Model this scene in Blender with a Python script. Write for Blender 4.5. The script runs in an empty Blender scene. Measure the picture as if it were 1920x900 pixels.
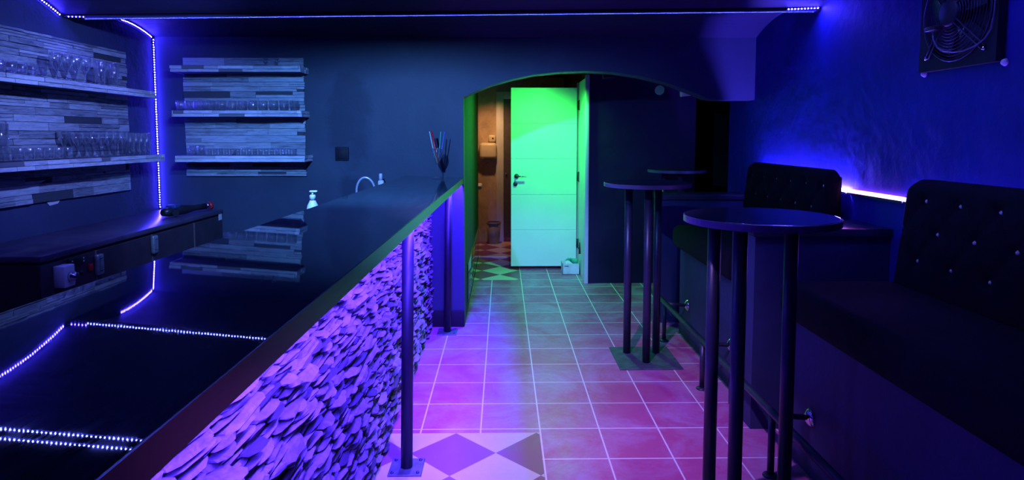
import bpy, bmesh, math, random
from mathutils import Vector, Matrix
random.seed(7)
PI = math.pi
C = bpy.context.scene.collection
sc = bpy.context.scene

# ------------------------------------------------------------------ camera
F, CX, CY, VX, VY, EYE = 1185.0, 960.0, 342.0, 943.0, 256.0, 1.48
cd = bpy.data.cameras.new('camera'); cam = bpy.data.objects.new('camera', cd); C.objects.link(cam)
cd.sensor_width = 36.0; cd.lens = 36.0 * F / 1920; cd.clip_start = 0.02
cd.shift_x = 0.0; cd.shift_y = -(450 - CY) / 1920.0
yw = Vector(((VX - CX) / F, -(VY - CY) / F, -1.0)).normalized()
p = math.atan2(-yw.y, yw.z); up = Vector((0, math.cos(p), math.sin(p)))
if up.y < 0: up = -up
xw = yw.cross(up)
M3 = Matrix((xw, yw, up))
cam.matrix_world = Matrix.Translation((0, 0, EYE)) @ M3.to_4x4()
sc.camera = cam

# ------------------------------------------------------------------ world, exposure, lamps
w = bpy.data.worlds.new('world'); sc.world = w; w.use_nodes = True
w.node_tree.nodes['Background'].inputs[0].default_value = (0.01, 0.012, 0.08, 1)
w.node_tree.nodes['Background'].inputs[1].default_value = 0.3
sc.view_settings.view_transform = 'Standard'; sc.view_settings.look = 'None'
sc.view_settings.exposure = 0.0; sc.view_settings.gamma = 1.0; sc.view_settings.use_curve_mapping = False
sc.cycles.use_denoising = True
sc.cycles.max_bounces = 10; sc.cycles.transmission_bounces = 10; sc.cycles.transparent_max_bounces = 12
sc.cycles.sample_clamp_indirect = 4.0
sc.cycles.caustics_reflective = False; sc.cycles.caustics_refractive = False

def spot(name, loc, target, color, power, size_deg, blend=0.6, radius=0.02):
    l = bpy.data.lights.new(name, 'SPOT'); l.color = color; l.energy = power
    l.spot_size = math.radians(size_deg); l.spot_blend = blend; l.shadow_soft_size = radius
    o = bpy.data.objects.new(name, l); C.objects.link(o); o.location = loc
    o.rotation_euler = (Vector(target) - Vector(loc)).to_track_quat('-Z', 'Y').to_euler()
    return o
LAMP_BAR = (-0.78, 2.20, 2.226)
FILL_AISLE = (-0.02, 2.10, 2.20)  # added, unseen fill that brightens the aisle floor
FILL_BENCH = (0.75, 1.75, 2.20)  # invented lamp so the bench buttons catch glints
FILL_SHELF = (-1.10, 2.95, 2.22)  # extra unseen lamp, split off to brighten the left wall shelves
FILL_HALL = (0.35, 1.85, 2.16)  # made-up lamp that puts blue on the foot of the hall door
LAMP_GREEN = (0.50, 6.20, 2.08)
LAMP_WASH = (-0.15, 8.20, 2.12)
spot('bar_lamp_light', LAMP_BAR, (-0.72, 4.60, 1.10), (0.115, 0.34, 1.0), 430, 90, 1.0, 0.025)
spot('shelf_fill_light', FILL_SHELF, (-2.6, 4.0, 1.55), (0.17, 0.27, 1.0), 125, 78, 1.0, 0.025)
spot('aisle_fill_light', FILL_AISLE, (0.36, 3.45, 0.0), (0.50, 0.30, 1.0), 330, 68, 1.0, 0.03)
spot('hall_fill_light', FILL_HALL, (0.36, 6.9, -0.05), (0.18, 0.36, 1.0), 600, 21, 1.0, 0.13)
spot('bench_fill_light', FILL_BENCH, (1.80, 2.30, 1.10), (0.45, 0.45, 1.0), 4, 40, 1.0, 0.03)
spot('green_lamp_light', LAMP_GREEN, (-0.10, 6.55, 0.2), (0.04, 1.0, 0.10), 130, 168, 0.9, 0.03)
spot('wash_lamp_light', LAMP_WASH, (-0.12, 8.9, 0.6), (1.0, 0.50, 0.20), 34, 105, 0.9, 0.04)

BLUE = (0.045, 0.028, 1.0); COOL = (0.10, 0.12, 1.0); VIOLET = (0.060, 0.020, 1.0); PINK = (0.75, 0.13, 1.0)
S_CORNER, S_ARC, S_BEAM, S_BEAM2, S_BAR = 1300, 1200, 700, 700, 16000

# ------------------------------------------------------------------ node helpers / materials
class NT:
    def __init__(s, name):
        s.m = bpy.data.materials.new(name); s.m.use_nodes = True; s.t = s.m.node_tree
        s.n = s.t.nodes; s.l = s.t.links; s.b = s.n['Principled BSDF']
    def new(s, k, **kw):
        o = s.n.new(k)
        for a, v in kw.items(): setattr(o, a, v)
        return o
    def put(s, sock, v):
        if hasattr(v, 'links') or isinstance(v, bpy.types.NodeSocket): s.l.new(v, sock)
        elif isinstance(v, (tuple, list)) and len(v) == 3 and len(sock.default_value) == 4: sock.default_value = (*v, 1)
        else: sock.default_value = v
    def M(s, op, a, b=None, c=None):
        o = s.new('ShaderNodeMath', operation=op)
        s.put(o.inputs[0], a)
        if b is not None: s.put(o.inputs[1], b)
        if c is not None: s.put(o.inputs[2], c)
        return o.outputs[0]
    def mix(s, f, a, b):
        o = s.new('ShaderNodeMix', data_type='RGBA'); s.put(o.inputs[0], f); s.put(o.inputs[6], a); s.put(o.inputs[7], b)
        return o.outputs[2]
    def pos(s): return s.new('ShaderNodeNewGeometry').outputs['Position']
    def obj(s): return s.new('ShaderNodeTexCoord').outputs['Object']
    def noise(s, vec, scale, detail=4, rough=.55, dist=0, sc=None):
        if sc:
            mp = s.new('ShaderNodeMapping'); s.l.new(vec, mp.inputs[0]); mp.inputs['Scale'].default_value = sc; vec = mp.outputs[0]
        o = s.new('ShaderNodeTexNoise'); s.l.new(vec, o.inputs['Vector']); o.inputs['Scale'].default_value = scale
        o.inputs['Detail'].default_value = detail; o.inputs['Roughness'].default_value = rough; o.inputs['Distortion'].default_value = dist
        return o.outputs['Fac']
    def ramp(s, f, stops):
        o = s.new('ShaderNodeValToRGB'); s.l.new(f, o.inputs[0]); e = o.color_ramp.elements
        while len(e) < len(stops): e.new(.5)
        for k, (q, c) in zip(e, stops): k.position = q; k.color = (*c, 1) if len(c) == 3 else c
        return o.outputs[0]
    def bump(s, h, strength, dist=.01):
        o = s.new('ShaderNodeBump'); s.l.new(h, o.inputs['Height']); o.inputs['Strength'].default_value = strength
        o.inputs['Distance'].default_value = dist; s.l.new(o.outputs[0], s.b.inputs['Normal'])
    def set(s, **kw):
        for k, v in kw.items(): s.put(s.b.inputs[k.replace('_', ' ')], v)
        return s.m

def simple(name, col, rough=.5, metal=0, var=.15, scale=12, bump=0.0, spec=.5):
    t = NT(name); f = t.noise(t.obj(), scale)
    a = tuple(c * (1 - var) for c in col); b = tuple(min(1, c * (1 + var)) for c in col)
    t.set(Base_Color=t.ramp(f, [(.3, a), (.7, b)]), Roughness=rough, Metallic=metal, Specular_IOR_Level=spec)
    if bump: t.bump(t.noise(t.obj(), scale * 8, 3), bump, .004)
    return t.m

def wall_mat(name, col, blotch=.25, rough=.62):
    t = NT(name); P = t.pos()
    f = t.noise(P, 1.3, 5, .6, .4); g = t.noise(P, 9, 4)
    a = tuple(c * (1 - blotch) for c in col); b = tuple(c * (1 + blotch) for c in col)
    t.set(Base_Color=t.ramp(f, [(.3, a), (.7, b)]), Roughness=rough, Specular_IOR_Level=.25)
    t.bump(t.M('ADD', t.noise(P, 3, 5, .6), t.M('MULTIPLY', g, .3)), .5, .02)
    return t.m

def back_wall_mat():
    # dark blue paint with the damp, darker patches around the socket
    t = NT('bar_wall_paint'); P = t.pos(); sep = t.new('ShaderNodeSeparateXYZ'); t.l.new(P, sep.inputs[0])
    X, Z = sep.outputs[0], sep.outputs[2]
    n = t.noise(P, 5, 5, .6, .5)
    def blob(cx, cz, rx, rz):
        d = t.M('ADD', t.M('POWER', t.M('DIVIDE', t.M('SUBTRACT', X, cx), rx), 2), t.M('POWER', t.M('DIVIDE', t.M('SUBTRACT', Z, cz), rz), 2))
        d = t.M('ADD', d, t.M('MULTIPLY', t.M('SUBTRACT', n, .5), 2.6))
        o = t.new('ShaderNodeMapRange'); t.l.new(d, o.inputs[0]); o.inputs[1].default_value = 1.15; o.inputs[2].default_value = .35
        return o.outputs[0]
    m = t.M('MAXIMUM', blob(-1.17, 1.62, .17, .40), blob(-1.17, 1.07, .10, .12))
    base = t.ramp(t.noise(P, 1.6, 5, .6, .4), [(.3, (.034, .050, .086)), (.7, (.056, .080, .125))])
    t.set(Base_Color=t.mix(t.M('MULTIPLY', m, .62), base, (.018, .026, .055)), Roughness=.55, Specular_IOR_Level=.3)
    t.bump(t.noise(P, 6, 5, .6), .35, .01)
    return t.m

def floor_mat():
    t = NT('terracotta_tiles'); P = t.pos(); sep = t.new('ShaderNodeSeparateXYZ'); t.l.new(P, sep.inputs[0])
    X, Y = sep.outputs[0], sep.outputs[1]; M = t.M
    u = M('DIVIDE', M('SUBTRACT', X, .186 - 9), .300); v = M('DIVIDE', M('SUBTRACT', Y, 3.109 - 9.12), .304)
    def grout(a, wd): return M('LESS_THAN', M('ABSOLUTE', M('SUBTRACT', M('FRACT', M('ADD', a, .5)), .5)), wd)
    G = M('MAXIMUM', grout(u, .013), grout(v, .013))
    cmb = t.new('ShaderNodeCombineXYZ'); t.l.new(M('FLOOR', u), cmb.inputs[0]); t.l.new(M('FLOOR', v), cmb.inputs[1])
    wn = t.new('ShaderNodeTexWhiteNoise'); t.l.new(cmb.outputs[0], wn.inputs[0]); cell = wn.outputs[0]
    mott = t.noise(P, 5.5, 7, .68, .6); fine = t.noise(P, 28, 5, .7, .3)
    clay = t.mix(mott, (.32, .042, .18), (.56, .090, .33))
    clay = t.mix(M('MULTIPLY', cell, .35), clay, (.42, .09, .18))
    haze = t.new('ShaderNodeMapRange'); t.l.new(M('ADD', t.noise(P, 2.2, 6, .7, 1.0), M('MULTIPLY', fine, .28)), haze.inputs[0])
    haze.inputs[1].default_value = .54; haze.inputs[2].default_value = .84
    clay = t.mix(M('MULTIPLY', haze.outputs[0], .52), clay, (.50, .38, .70))
    tile = t.mix(G, clay, (.74, .64, .76))
    # harlequin strips: dark and light squares set on their corners
    du = M('DIVIDE', M('SUBTRACT', X, -.235 - 8), .40)
    near = M('LESS_THAN', Y, 3.067); far = M('GREATER_THAN', Y, 6.45)
    vn = M('DIVIDE', M('SUBTRACT', Y, 2.865 - 8), .40); vf = M('DIVIDE', M('SUBTRACT', Y, 6.70 - 8.4), .42)
    dv = M('ADD', M('MULTIPLY', near, vn), M('MULTIPLY', M('SUBTRACT', 1, near), vf))
    fa = M('ABSOLUTE', M('SUBTRACT', M('FRACT', M('ADD', du, .5)), .5)); fb = M('ABSOLUTE', M('SUBTRACT', M('FRACT', M('ADD', dv, .5)), .5))
    dark = M('LESS_THAN', M('ADD', fa, fb), .5)
    lightc = t.mix(mott, (.55, .44, .46), (.72, .60, .60)); darkc = t.mix(mott, (.20, .06, .13), (.34, .10, .20))
    lightc = t.mix(M('MULTIPLY', M('SUBTRACT', 1, fine), .25), lightc, (.4, .25, .25))
    har = t.mix(dark, lightc, darkc)
    inz = M('MULTIPLY', M('LESS_THAN', X, .180), M('MAXIMUM', near, far))
    t.set(Base_Color=t.mix(inz, tile, har), Roughness=t.ramp(mott, [(.3, (.34,) * 3), (.7, (.5,) * 3)]), Specular_IOR_Level=.4)
    h = M('SUBTRACT', M('MULTIPLY', mott, .3), M('MULTIPLY', G, M('SUBTRACT', 1, inz)))
    t.bump(h, .35, .004)
    return t.m

def island_mat(name, dark, light, rough=.75, sc=(1, 1, 1), nscale=30, darkfrac=.14, bump=.5):
    t = NT(name); r = t.new('ShaderNodeNewGeometry').outputs['Random Per Island']; P = t.pos()
    f = t.noise(P, nscale, 6, .7, .8, sc)
    k = t.M('ADD', t.M('MULTIPLY', r, .42), t.M('MULTIPLY', t.M('SUBTRACT', f, .22), 1.35))
    c = t.ramp(k, [(.25, dark), (.85, light)])
    c = t.mix(t.M('LESS_THAN', r, darkfrac), c, tuple(d * .55 for d in dark))
    t.set(Base_Color=c, Roughness=rough, Specular_IOR_Level=.3); t.bump(f, bump, .006)
    return t.m

def counter_mat():
    t = NT('polished_dark_counter'); P = t.pos()
    f = t.noise(P, 6, 7, .7, 1.2, (6, .8, 1)); s = t.noise(P, 40, 5, .75, .5, (.15, 3, 1))
    sc_ = t.new('ShaderNodeMapRange'); t.l.new(s, sc_.inputs[0]); sc_.inputs[1].default_value = .66; sc_.inputs[2].default_value = .78
    c = t.ramp(f, [(.35, (.024, .048, .060)), (.7, (.044, .082, .100))])
    c = t.mix(t.M('MULTIPLY', sc_.outputs[0], .45), c, (.20, .26, .32))
    t.set(Base_Color=c, Roughness=t.ramp(f, [(.3, (.010,) * 3), (.75, (.030,) * 3)]), Specular_IOR_Level=.55)
    return t.m

def led_mat(name, col, strength):
    t = NT(name); t.set(Base_Color=(.8, .8, .8), Emission_Color=col, Emission_Strength=strength)
    return t.m

def glass_mat(name, col=(.93, .96, 1), rough=0.0, ior=1.5):
    t = NT(name); t.set(Base_Color=col, Roughness=rough, Transmission_Weight=1.0, IOR=ior); return t.m

def blotchy_wash():
    t = NT('stained_beige_plaster'); P = t.pos(); f = t.noise(P, 4, 6, .65, .8); g = t.noise(P, 9, 5, .7, 1.5)
    c = t.ramp(f, [(.35, (.42, .30, .20)), (.65, (.66, .50, .34))])
    sp = t.new('ShaderNodeMapRange'); t.l.new(g, sp.inputs[0]); sp.inputs[1].default_value = .66; sp.inputs[2].default_value = .74
    t.set(Base_Color=t.mix(t.M('MULTIPLY', sp.outputs[0], .8), c, (.08, .04, .02)), Roughness=.7); return t.m

MT = {}
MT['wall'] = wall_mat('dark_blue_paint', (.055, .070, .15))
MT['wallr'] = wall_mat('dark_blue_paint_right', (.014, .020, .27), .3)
MT['ceil'] = wall_mat('dark_ceiling_paint', (.030, .032, .07))
MT['hallwall'] = wall_mat('hall_navy_paint', (.016, .011, .045))
MT['black'] = wall_mat('black_paint', (.012, .012, .022))
MT['barwall'] = back_wall_mat()
MT['floor'] = floor_mat()
MT['stone'] = island_mat('split_stone', (.10, .085, .10), (.26, .23, .25), .8, (1, 1, 1), 22, .10, .6)
MT['stoneback'] = simple('dark_mortar', (.05, .04, .06), .9)
MT['slatpanel'] = island_mat('grey_split_cladding', (.13, .15, .19), (.50, .55, .62), .8, (.5, .5, 5), 16, .05, .6)
MT['slatedge'] = island_mat('lit_split_edge', (.34, .36, .42), (.78, .80, .88), .75, (.5, .5, 4), 18, .05, .5)  # same stone as the panels, brighter light on the edges put into colour
MT['slatside'] = island_mat('grey_split_cladding_side', (.13, .15, .19), (.56, .60, .68), .8, (.5, .5, 5), 16, .05, .6)
MT['counter'] = counter_mat()
MT['edge'] = simple('counter_edge_lacquer', (.020, .020, .030), .22)
MT['metal'] = simple('black_steel', (.028, .026, .065), .36, .15, .2, 20)
MT['post'] = simple('dull_black_steel', (.010, .009, .022), .5, .1, .2, 20)
MT['satin'] = simple('satin_steel', (.8, .82, .86), .32, .5, .05)
MT['plate'] = simple('steel_base_plate', (.12, .14, .20), .42, .5, .35, 18)
MT['tabletop'] = simple('dark_table_top', (.016, .019, .040), .14, 0, .2, 10)
MT['tableedge'] = simple('table_edge_band', (.10, .09, .16), .3)
MT['velvet'] = simple('black_velvet', (.004, .0045, .009), .9, 0, .4, 14, .2, .2)
MT['base'] = wall_mat('bench_plinth_paint', (.030, .036, .11))
MT['ledge'] = simple('ledge_top_lacquer', (.03, .035, .06), .2)
MT['crystal'] = simple('crystal_button_glass', (.9, .9, 1), .22, .25, .05)
MT['chrome'] = simple('chrome', (.75, .77, .82), .12, 1, .05)
MT['cab'] = simple('brown_cabinet_laminate', (.050, .034, .050), .42, 0, .25, 9)
MT['cabtop'] = simple('cabinet_worktop_laminate', (.075, .06, .11), .30, 0, .25, 9)
MT['strip'] = simple('beige_metal_strip', (.30, .25, .22), .45, .3)
MT['lock'] = simple('galvanised_latch', (.45, .52, .55), .35, .7, .3, 40)
MT['white'] = simple('white_plastic', (.75, .75, .78), .4, 0, .05)
MT['door'] = simple('white_door_paint', (.74, .78, .76), .38, 0, .03, 4)
MT['frame'] = simple('white_frame_paint', (.70, .74, .74), .45, 0, .05, 6)
MT['blackp'] = simple('black_plastic', (.015, .016, .022), .35)
MT['red'] = simple('red_plastic', (.65, .02, .03), .35)
MT['tape'] = simple('led_tape', (.08, .08, .10), .6)
def thin_glass():
    m = bpy.data.materials.new('clear_glass'); m.use_nodes = True; nt = m.node_tree; nt.nodes.clear()
    o = nt.nodes.new('ShaderNodeOutputMaterial'); mx = nt.nodes.new('ShaderNodeMixShader'); tr = nt.nodes.new('ShaderNodeBsdfTransparent'); gl = nt.nodes.new('ShaderNodeBsdfGlossy')
    lw = nt.nodes.new('ShaderNodeLayerWeight'); mr = nt.nodes.new('ShaderNodeMapRange')
    tr.inputs[0].default_value = (.95, .965, .99, 1); gl.inputs[0].default_value = (1, 1, 1, 1); gl.inputs['Roughness'].default_value = .06
    lw.inputs[0].default_value = .35; mr.inputs[3].default_value = .16; mr.inputs[4].default_value = .6
    nt.links.new(lw.outputs['Facing'], mr.inputs[0]); nt.links.new(mr.outputs[0], mx.inputs[0])
    nt.links.new(tr.outputs[0], mx.inputs[1]); nt.links.new(gl.outputs[0], mx.inputs[2]); df = nt.nodes.new('ShaderNodeBsdfDiffuse'); m2 = nt.nodes.new('ShaderNodeMixShader'); m2.inputs[0].default_value = .035
    nt.links.new(mx.outputs[0], m2.inputs[1]); nt.links.new(df.outputs[0], m2.inputs[2]); nt.links.new(m2.outputs[0], o.inputs[0])
    return m
MT['glass'] = thin_glass()
MT['gloss'] = simple('glossy_wainscot_tile', (.03, .10, .05), .06)
MT['wash'] = blotchy_wash()
MT['cream'] = simple('cream_plastic', (.80, .72, .50), .35, 0, .04)
MT['darkwood'] = simple('dark_grey_door', (.10, .09, .09), .5)
MT['card'] = simple('white_cardboard', (.66, .62, .70), .7)
MT['green'] = simple('green_cloth', (.05, .35, .25), .8)
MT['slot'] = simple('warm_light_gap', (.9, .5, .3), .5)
MT['beige'] = simple('bin_plastic', (.30, .24, .16), .5)

# ------------------------------------------------------------------ mesh builder
class MB:
    def __init__(s): s.v = []; s.f = []; s.sm = []
    def add(s, vs, fs, smooth=False):
        o = len(s.v); s.v += [tuple(q) for q in vs]; s.f += [tuple(i + o for i in f) for f in fs]; s.sm += [smooth] * len(fs); return s
    def hexa(s, q):   # 8 points: bottom 4 ccw, top 4 ccw
        return s.add(q, [(0, 3, 2, 1), (4, 5, 6, 7), (0, 1, 5, 4), (1, 2, 6, 5), (2, 3, 7, 6), (3, 0, 4, 7)])
    def box(s, a, b):
        x0, x1 = sorted((a[0], b[0])); y0, y1 = sorted((a[1], b[1])); z0, z1 = sorted((a[2], b[2]))
        return s.hexa([(x0, y0, z0), (x1, y0, z0), (x1, y1, z0), (x0, y1, z0), (x0, y0, z1), (x1, y0, z1), (x1, y1, z1), (x0, y1, z1)])
    def bbox(s, a, b, r=.005, seg=2):   # bevelled box
        bm = bmesh.new(); bmesh.ops.create_cube(bm, size=1)
        c = [(a[i] + b[i]) / 2 for i in range(3)]; d = [abs(b[i] - a[i]) for i in range(3)]
        for q in bm.verts: q.co = Vector([c[i] + q.co[i] * d[i] for i in range(3)])
        bmesh.ops.bevel(bm, geom=bm.edges[:], offset=min(r, min(d) * .49), segments=seg, profile=.5, affect='EDGES')
        bm.verts.index_update()
        s.add([q.co[:] for q in bm.verts], [[q.index for q in f.verts] for f in bm.faces], seg > 1); bm.free(); return s
    def tube(s, pts, r, n=12, caps=True, smooth=True):
        pts = [Vector(q) for q in pts]; rs = r if isinstance(r, (list, tuple)) else [r] * len(pts)
        vs = []; prev = None
        for i, q in enumerate(pts):
            d = (pts[min(i + 1, len(pts) - 1)] - pts[max(i - 1, 0)]).normalized()
            if prev is None:
                a = Vector((0, 0, 1)) if abs(d.z) < .9 else Vector((1, 0, 0)); u = d.cross(a).normalized()
            else: u = (prev - d * prev.dot(d)).normalized()
            prev = u; v2 = d.cross(u)
            for k in range(n):
                t = 2 * PI * k / n; vs.append(q + (u * math.cos(t) + v2 * math.sin(t)) * rs[i])
        fs = []
        for i in range(len(pts) - 1):
            for k in range(n): fs.append((i * n + k, i * n + (k + 1) % n, (i + 1) * n + (k + 1) % n, (i + 1) * n + k))
        s.add(vs, fs, smooth)
        if caps:
            o = len(s.v) - len(vs); s.f += [tuple(o + k for k in range(n))[::-1], tuple(o + (len(pts) - 1) * n + k for k in range(n))]; s.sm += [False, False]
        return s
    def lathe(s, prof, c=(0, 0, 0), n=24, axis='z', smooth=True):
        vs = []; fs = []; m = len(prof)
        for k in range(n):
            t = 2 * PI * k / n
            for r, z in prof:
                a, b = r * math.cos(t), r * math.sin(t)
                q = (a, b, z) if axis == 'z' else ((z, a, b) if axis == 'x' else (a, z, b))
                vs.append((c[0] + q[0], c[1] + q[1], c[2] + q[2]))
        for k in range(n):
            for j in range(m - 1): fs.append((k * m + j, ((k + 1) % n) * m + j, ((k + 1) % n) * m + j + 1, k * m + j + 1))
        return s.add(vs, fs, smooth)
    def prism(s, poly, a, b, axis='y'):
        n = len(poly)
        P3 = (lambda q, t: (q[0], t, q[1])) if axis == 'y' else ((lambda q, t: (t, q[0], q[1])) if axis == 'x' else (lambda q, t: (q[0], q[1], t)))
        vs = [P3(q, a) for q in poly] + [P3(q, b) for q in poly]
        fs = [tuple(range(n)), tuple(range(2 * n - 1, n - 1, -1))] + [(i, i + n, (i + 1) % n + n, (i + 1) % n) for i in range(n)]
        return s.add(vs, fs)
    def build(s, name, mat, parent=None, origin=(0, 0, 0), normals=True):
        me = bpy.data.meshes.new(name); o_ = Vector(origin)
        if parent is not None and origin == (0, 0, 0): o_ = Vector(parent.get('_w', (0, 0, 0)))
        me.from_pydata([tuple(Vector(q) - o_) for q in s.v], [], s.f); me.update()
        me.polygons.foreach_set('use_smooth', s.sm)
        if normals:
            bm = bmesh.new(); bm.from_mesh(me); bmesh.ops.remove_doubles(bm, verts=bm.verts, dist=1e-6)
            bmesh.ops.recalc_face_normals(bm, faces=bm.faces); bm.to_mesh(me); bm.free()
        me.materials.append(MT[mat] if isinstance(mat, str) else mat)
        ob = bpy.data.objects.new(name, me); C.objects.link(ob)
        if parent is not None:
            ob.parent = parent; ob['_w'] = tuple(o_)
            if origin != (0, 0, 0): ob.location = o_ - Vector(parent.get('_w', (0, 0, 0)))
        else: ob.location = o_; ob['_w'] = tuple(o_)
        return ob

def tag(o, label=None, cat=None, group=None, kind=None):
    if label: o['label'] = label
    if cat: o['category'] = cat
    if group: o['group'] = group
    if kind: o['kind'] = kind
    return o
def thing(name, loc, label, cat, group=None):
    o = bpy.data.objects.new(name, None); C.objects.link(o); o.location = loc; o['_w'] = tuple(loc); o.empty_display_size = .05
    return tag(o, label, cat, group)
def struct(o): o['kind'] = 'structure'; return o
def copy_tree(o, loc=None, rz=None, label=None, group=None):
    c = o.copy(); C.objects.link(c)
    if loc is not None: c.location = loc
    if rz is not None: c.rotation_euler = (0, 0, rz)
    if label: c['label'] = label
    if group: c['group'] = group
    for ch in list(o.children):
        d = ch.copy(); C.objects.link(d); d.parent = c
        for g in list(ch.children):
            e = g.copy(); C.objects.link(e); e.parent = d
    return c
ORD = ['first', 'second', 'third', 'fourth', 'fifth', 'sixth', 'seventh', 'eighth', 'ninth', 'tenth', 'eleventh', 'twelfth', 'thirteenth',
       'fourteenth', 'fifteenth', 'sixteenth', 'seventeenth', 'eighteenth', 'nineteenth', 'twentieth', 'twenty-first', 'twenty-second',
       'twenty-third', 'twenty-fourth', 'twenty-fifth', 'twenty-sixth']

# ------------------------------------------------------------------ the room
XL, XR, YB = -2.63, 1.93, 4.852
struct(MB().box((-2.9, -1.9, -.12), (3.2, 9.2, 0)).build('floor', 'floor'))
struct(MB().box((-2.8, -1.8, 0), (XL, 5.05, 2.75)).build('wall_left', 'wall'))
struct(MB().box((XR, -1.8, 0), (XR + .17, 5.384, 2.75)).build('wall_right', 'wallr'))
struct(MB().box((XL, -1.9, 0), (XR, -1.75, 2.75)).build('wall_front', 'wall'))
arch = [(-.302, 1.776), (-.21, 1.822), (-.093, 1.869), (.07, 1.915), (.232, 1.949), (.43, 1.970), (.638, 1.978), (.85, 1.968), (1.05, 1.938), (1.251, 1.89),
        (1.38, 1.845), (1.498, 1.800), (1.56, 1.772), (1.622, 1.761), (XR, 1.761)]
# back wall: left pier, and the field above the arch in vertical strips so the curve stays clean
mb = MB().box((XL - .1, YB, 0), (-.302, YB + .17, 2.6))
for (a, za), (b, zb_) in zip(arch[:-1], arch[1:]):
    mb.hexa([(a, YB, za), (b, YB, zb_), (b, YB + .17, zb_), (a, YB + .17, za), (a, YB, 2.6), (b, YB, 2.6), (b, YB + .17, 2.6), (a, YB + .17, 2.6)])
struct(mb.build('wall_back', 'barwall'))
struct(MB().bbox((-.57, YB - .018, 0), (-.302, YB, .13), .004).build('baseboard_back', 'black'))

def zb(x): return 2.190 + .0125 * (x - XL)
BEAMS = [3.92, 2.52, 1.12, -.28, -1.60]
# ceiling: shallow vaults between the beams
prof = []
def vault(y0, y1, rise, s0, s1, n=14):
    return [(y0 + (y1 - y0) * k / n, s0, s1, k / n, rise) for k in range(n + 1)]
mb = MB()
spans = [(YB + .02, BEAMS[0] + .05, .085, True)] + [(BEAMS[i] - .05, BEAMS[i + 1] + .05, .145, False) for i in range(4)] + [(BEAMS[4] - .05, -1.8, .01, False)]
for (ya, yb_, rise, first) in spans:
    for i in range(12):
        xs = [XL + (XR - XL) * (i + k) / 12 for k in (0, 1)]
        for j in range(14):
            q = []
            for tt in (j / 14, (j + 1) / 14):
                for x in xs:
                    s0 = 2.222 if first else zb(x) + .015
                    z = s0 * (1 - tt) + (zb(x) + .015) * tt + rise * 4 * tt * (1 - tt)
                    q.append((x, ya + (yb_ - ya) * tt, z))
            mb.add([q[0], q[1], q[3], q[2]] + [(a, b, c + .06) for a, b, c in (q[0], q[1], q[3], q[2])],
                   [(0, 1, 2, 3), (7, 6, 5, 4)], True)
struct(mb.build('ceiling', 'ceil', normals=False))
for k, y in enumerate(BEAMS):
    b = MB()
    def prismx(y0, y1, d0, d1):
        b.hexa([(XL, y0, zb(XL) + d0), (XR, y0, zb(XR) + d0), (XR, y1, zb(XR) + d0), (XL, y1, zb(XL) + d0),
                (XL, y0, zb(XL) + d1), (XR, y0, zb(XR) + d1), (XR, y1, zb(XR) + d1), (XL, y1, zb(XL) + d1)])
    prismx(y - .05, y + .05, 0, .010); prismx(y - .006, y + .006, .010, .10)
    struct(b.build('trim_%d' % (k + 1), 'black'))

# hall behind the arch
struct(MB().box((-.50, YB + .17, 0), (-.302, 7.70, 2.3)).build('wall_hall_left', wall_mat('hall_green_grey_paint', (.015, .025, .020))))
struct(MB().bbox((-.304, 5.3, .07), (-.294, 7.69, .40), .002).build('trim_6', 'gloss'))
struct(MB().box((.85, 6.29, 0), (1.92, 8.95, 2.3)).build('wall_hall_right', 'hallwall'))
struct(MB().box((1.92, 6.85, 0), (3.0, 7.0, 2.3)).build('wall_recess', 'black'))
struct(MB().box((2.85, 5.05, 0), (3.0, 6.85, 2.3)).build('wall_recess_right', 'black'))
struct(MB().box((XR + .17, 5.20, 0), (2.85, 5.384, 2.3)).build('wall_recess_front', 'black'))
struct(MB().box((-1.3, YB + .17, 2.3), (3.0, 9.1, 2.4)).build('ceiling_hall', 'black'))
struct(MB().box((-1.2, 8.85, 0), (.85, 9.0, 2.3)).build('wall_washroom', 'wash'))
struct(MB().box((-1.3, 7.60, 0), (-1.2, 9.0, 2.3)).build('wall_washroom_left', 'wash'))
struct(MB().box((-1.2, 7.60, 0), (-.50, 7.70, 2.3)).build('wall_washroom_front', 'wash'))
struct(MB().bbox((-.302, 7.66, 0), (.85, 7.72, .012), .004).build('trim_7', 'frame'))
# washroom door in its frame (two jambs, head) with a gap of light at the foot
fr = MB(); fr.bbox((-.095, 8.80, 0), (.010, 8.85, 2.10), .006); fr.bbox((.010, 8.80, 2.0), (.85, 8.85, 2.10), .006)
d2 = struct(fr.build('trim_8', 'frame'))
d2 = struct(MB().box((.010, 8.83, .06), (.82, 8.85, 2.0)).build('door_2', 'darkwood'))
MB().bbox((.035, 8.80, .955), (.055, 8.83, .975), .006).build('door_knob', 'chrome', d2)
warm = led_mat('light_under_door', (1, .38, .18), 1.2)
tag(MB().box((-.02, 8.55, .002), (.82, 8.80, .006)).build('floor_sill', warm and 'slot'), 'pale sill of painted warm light on the washroom floor below the dark door', 'glow')  # warm light at the foot of the door put into this sheet's colour

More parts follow.
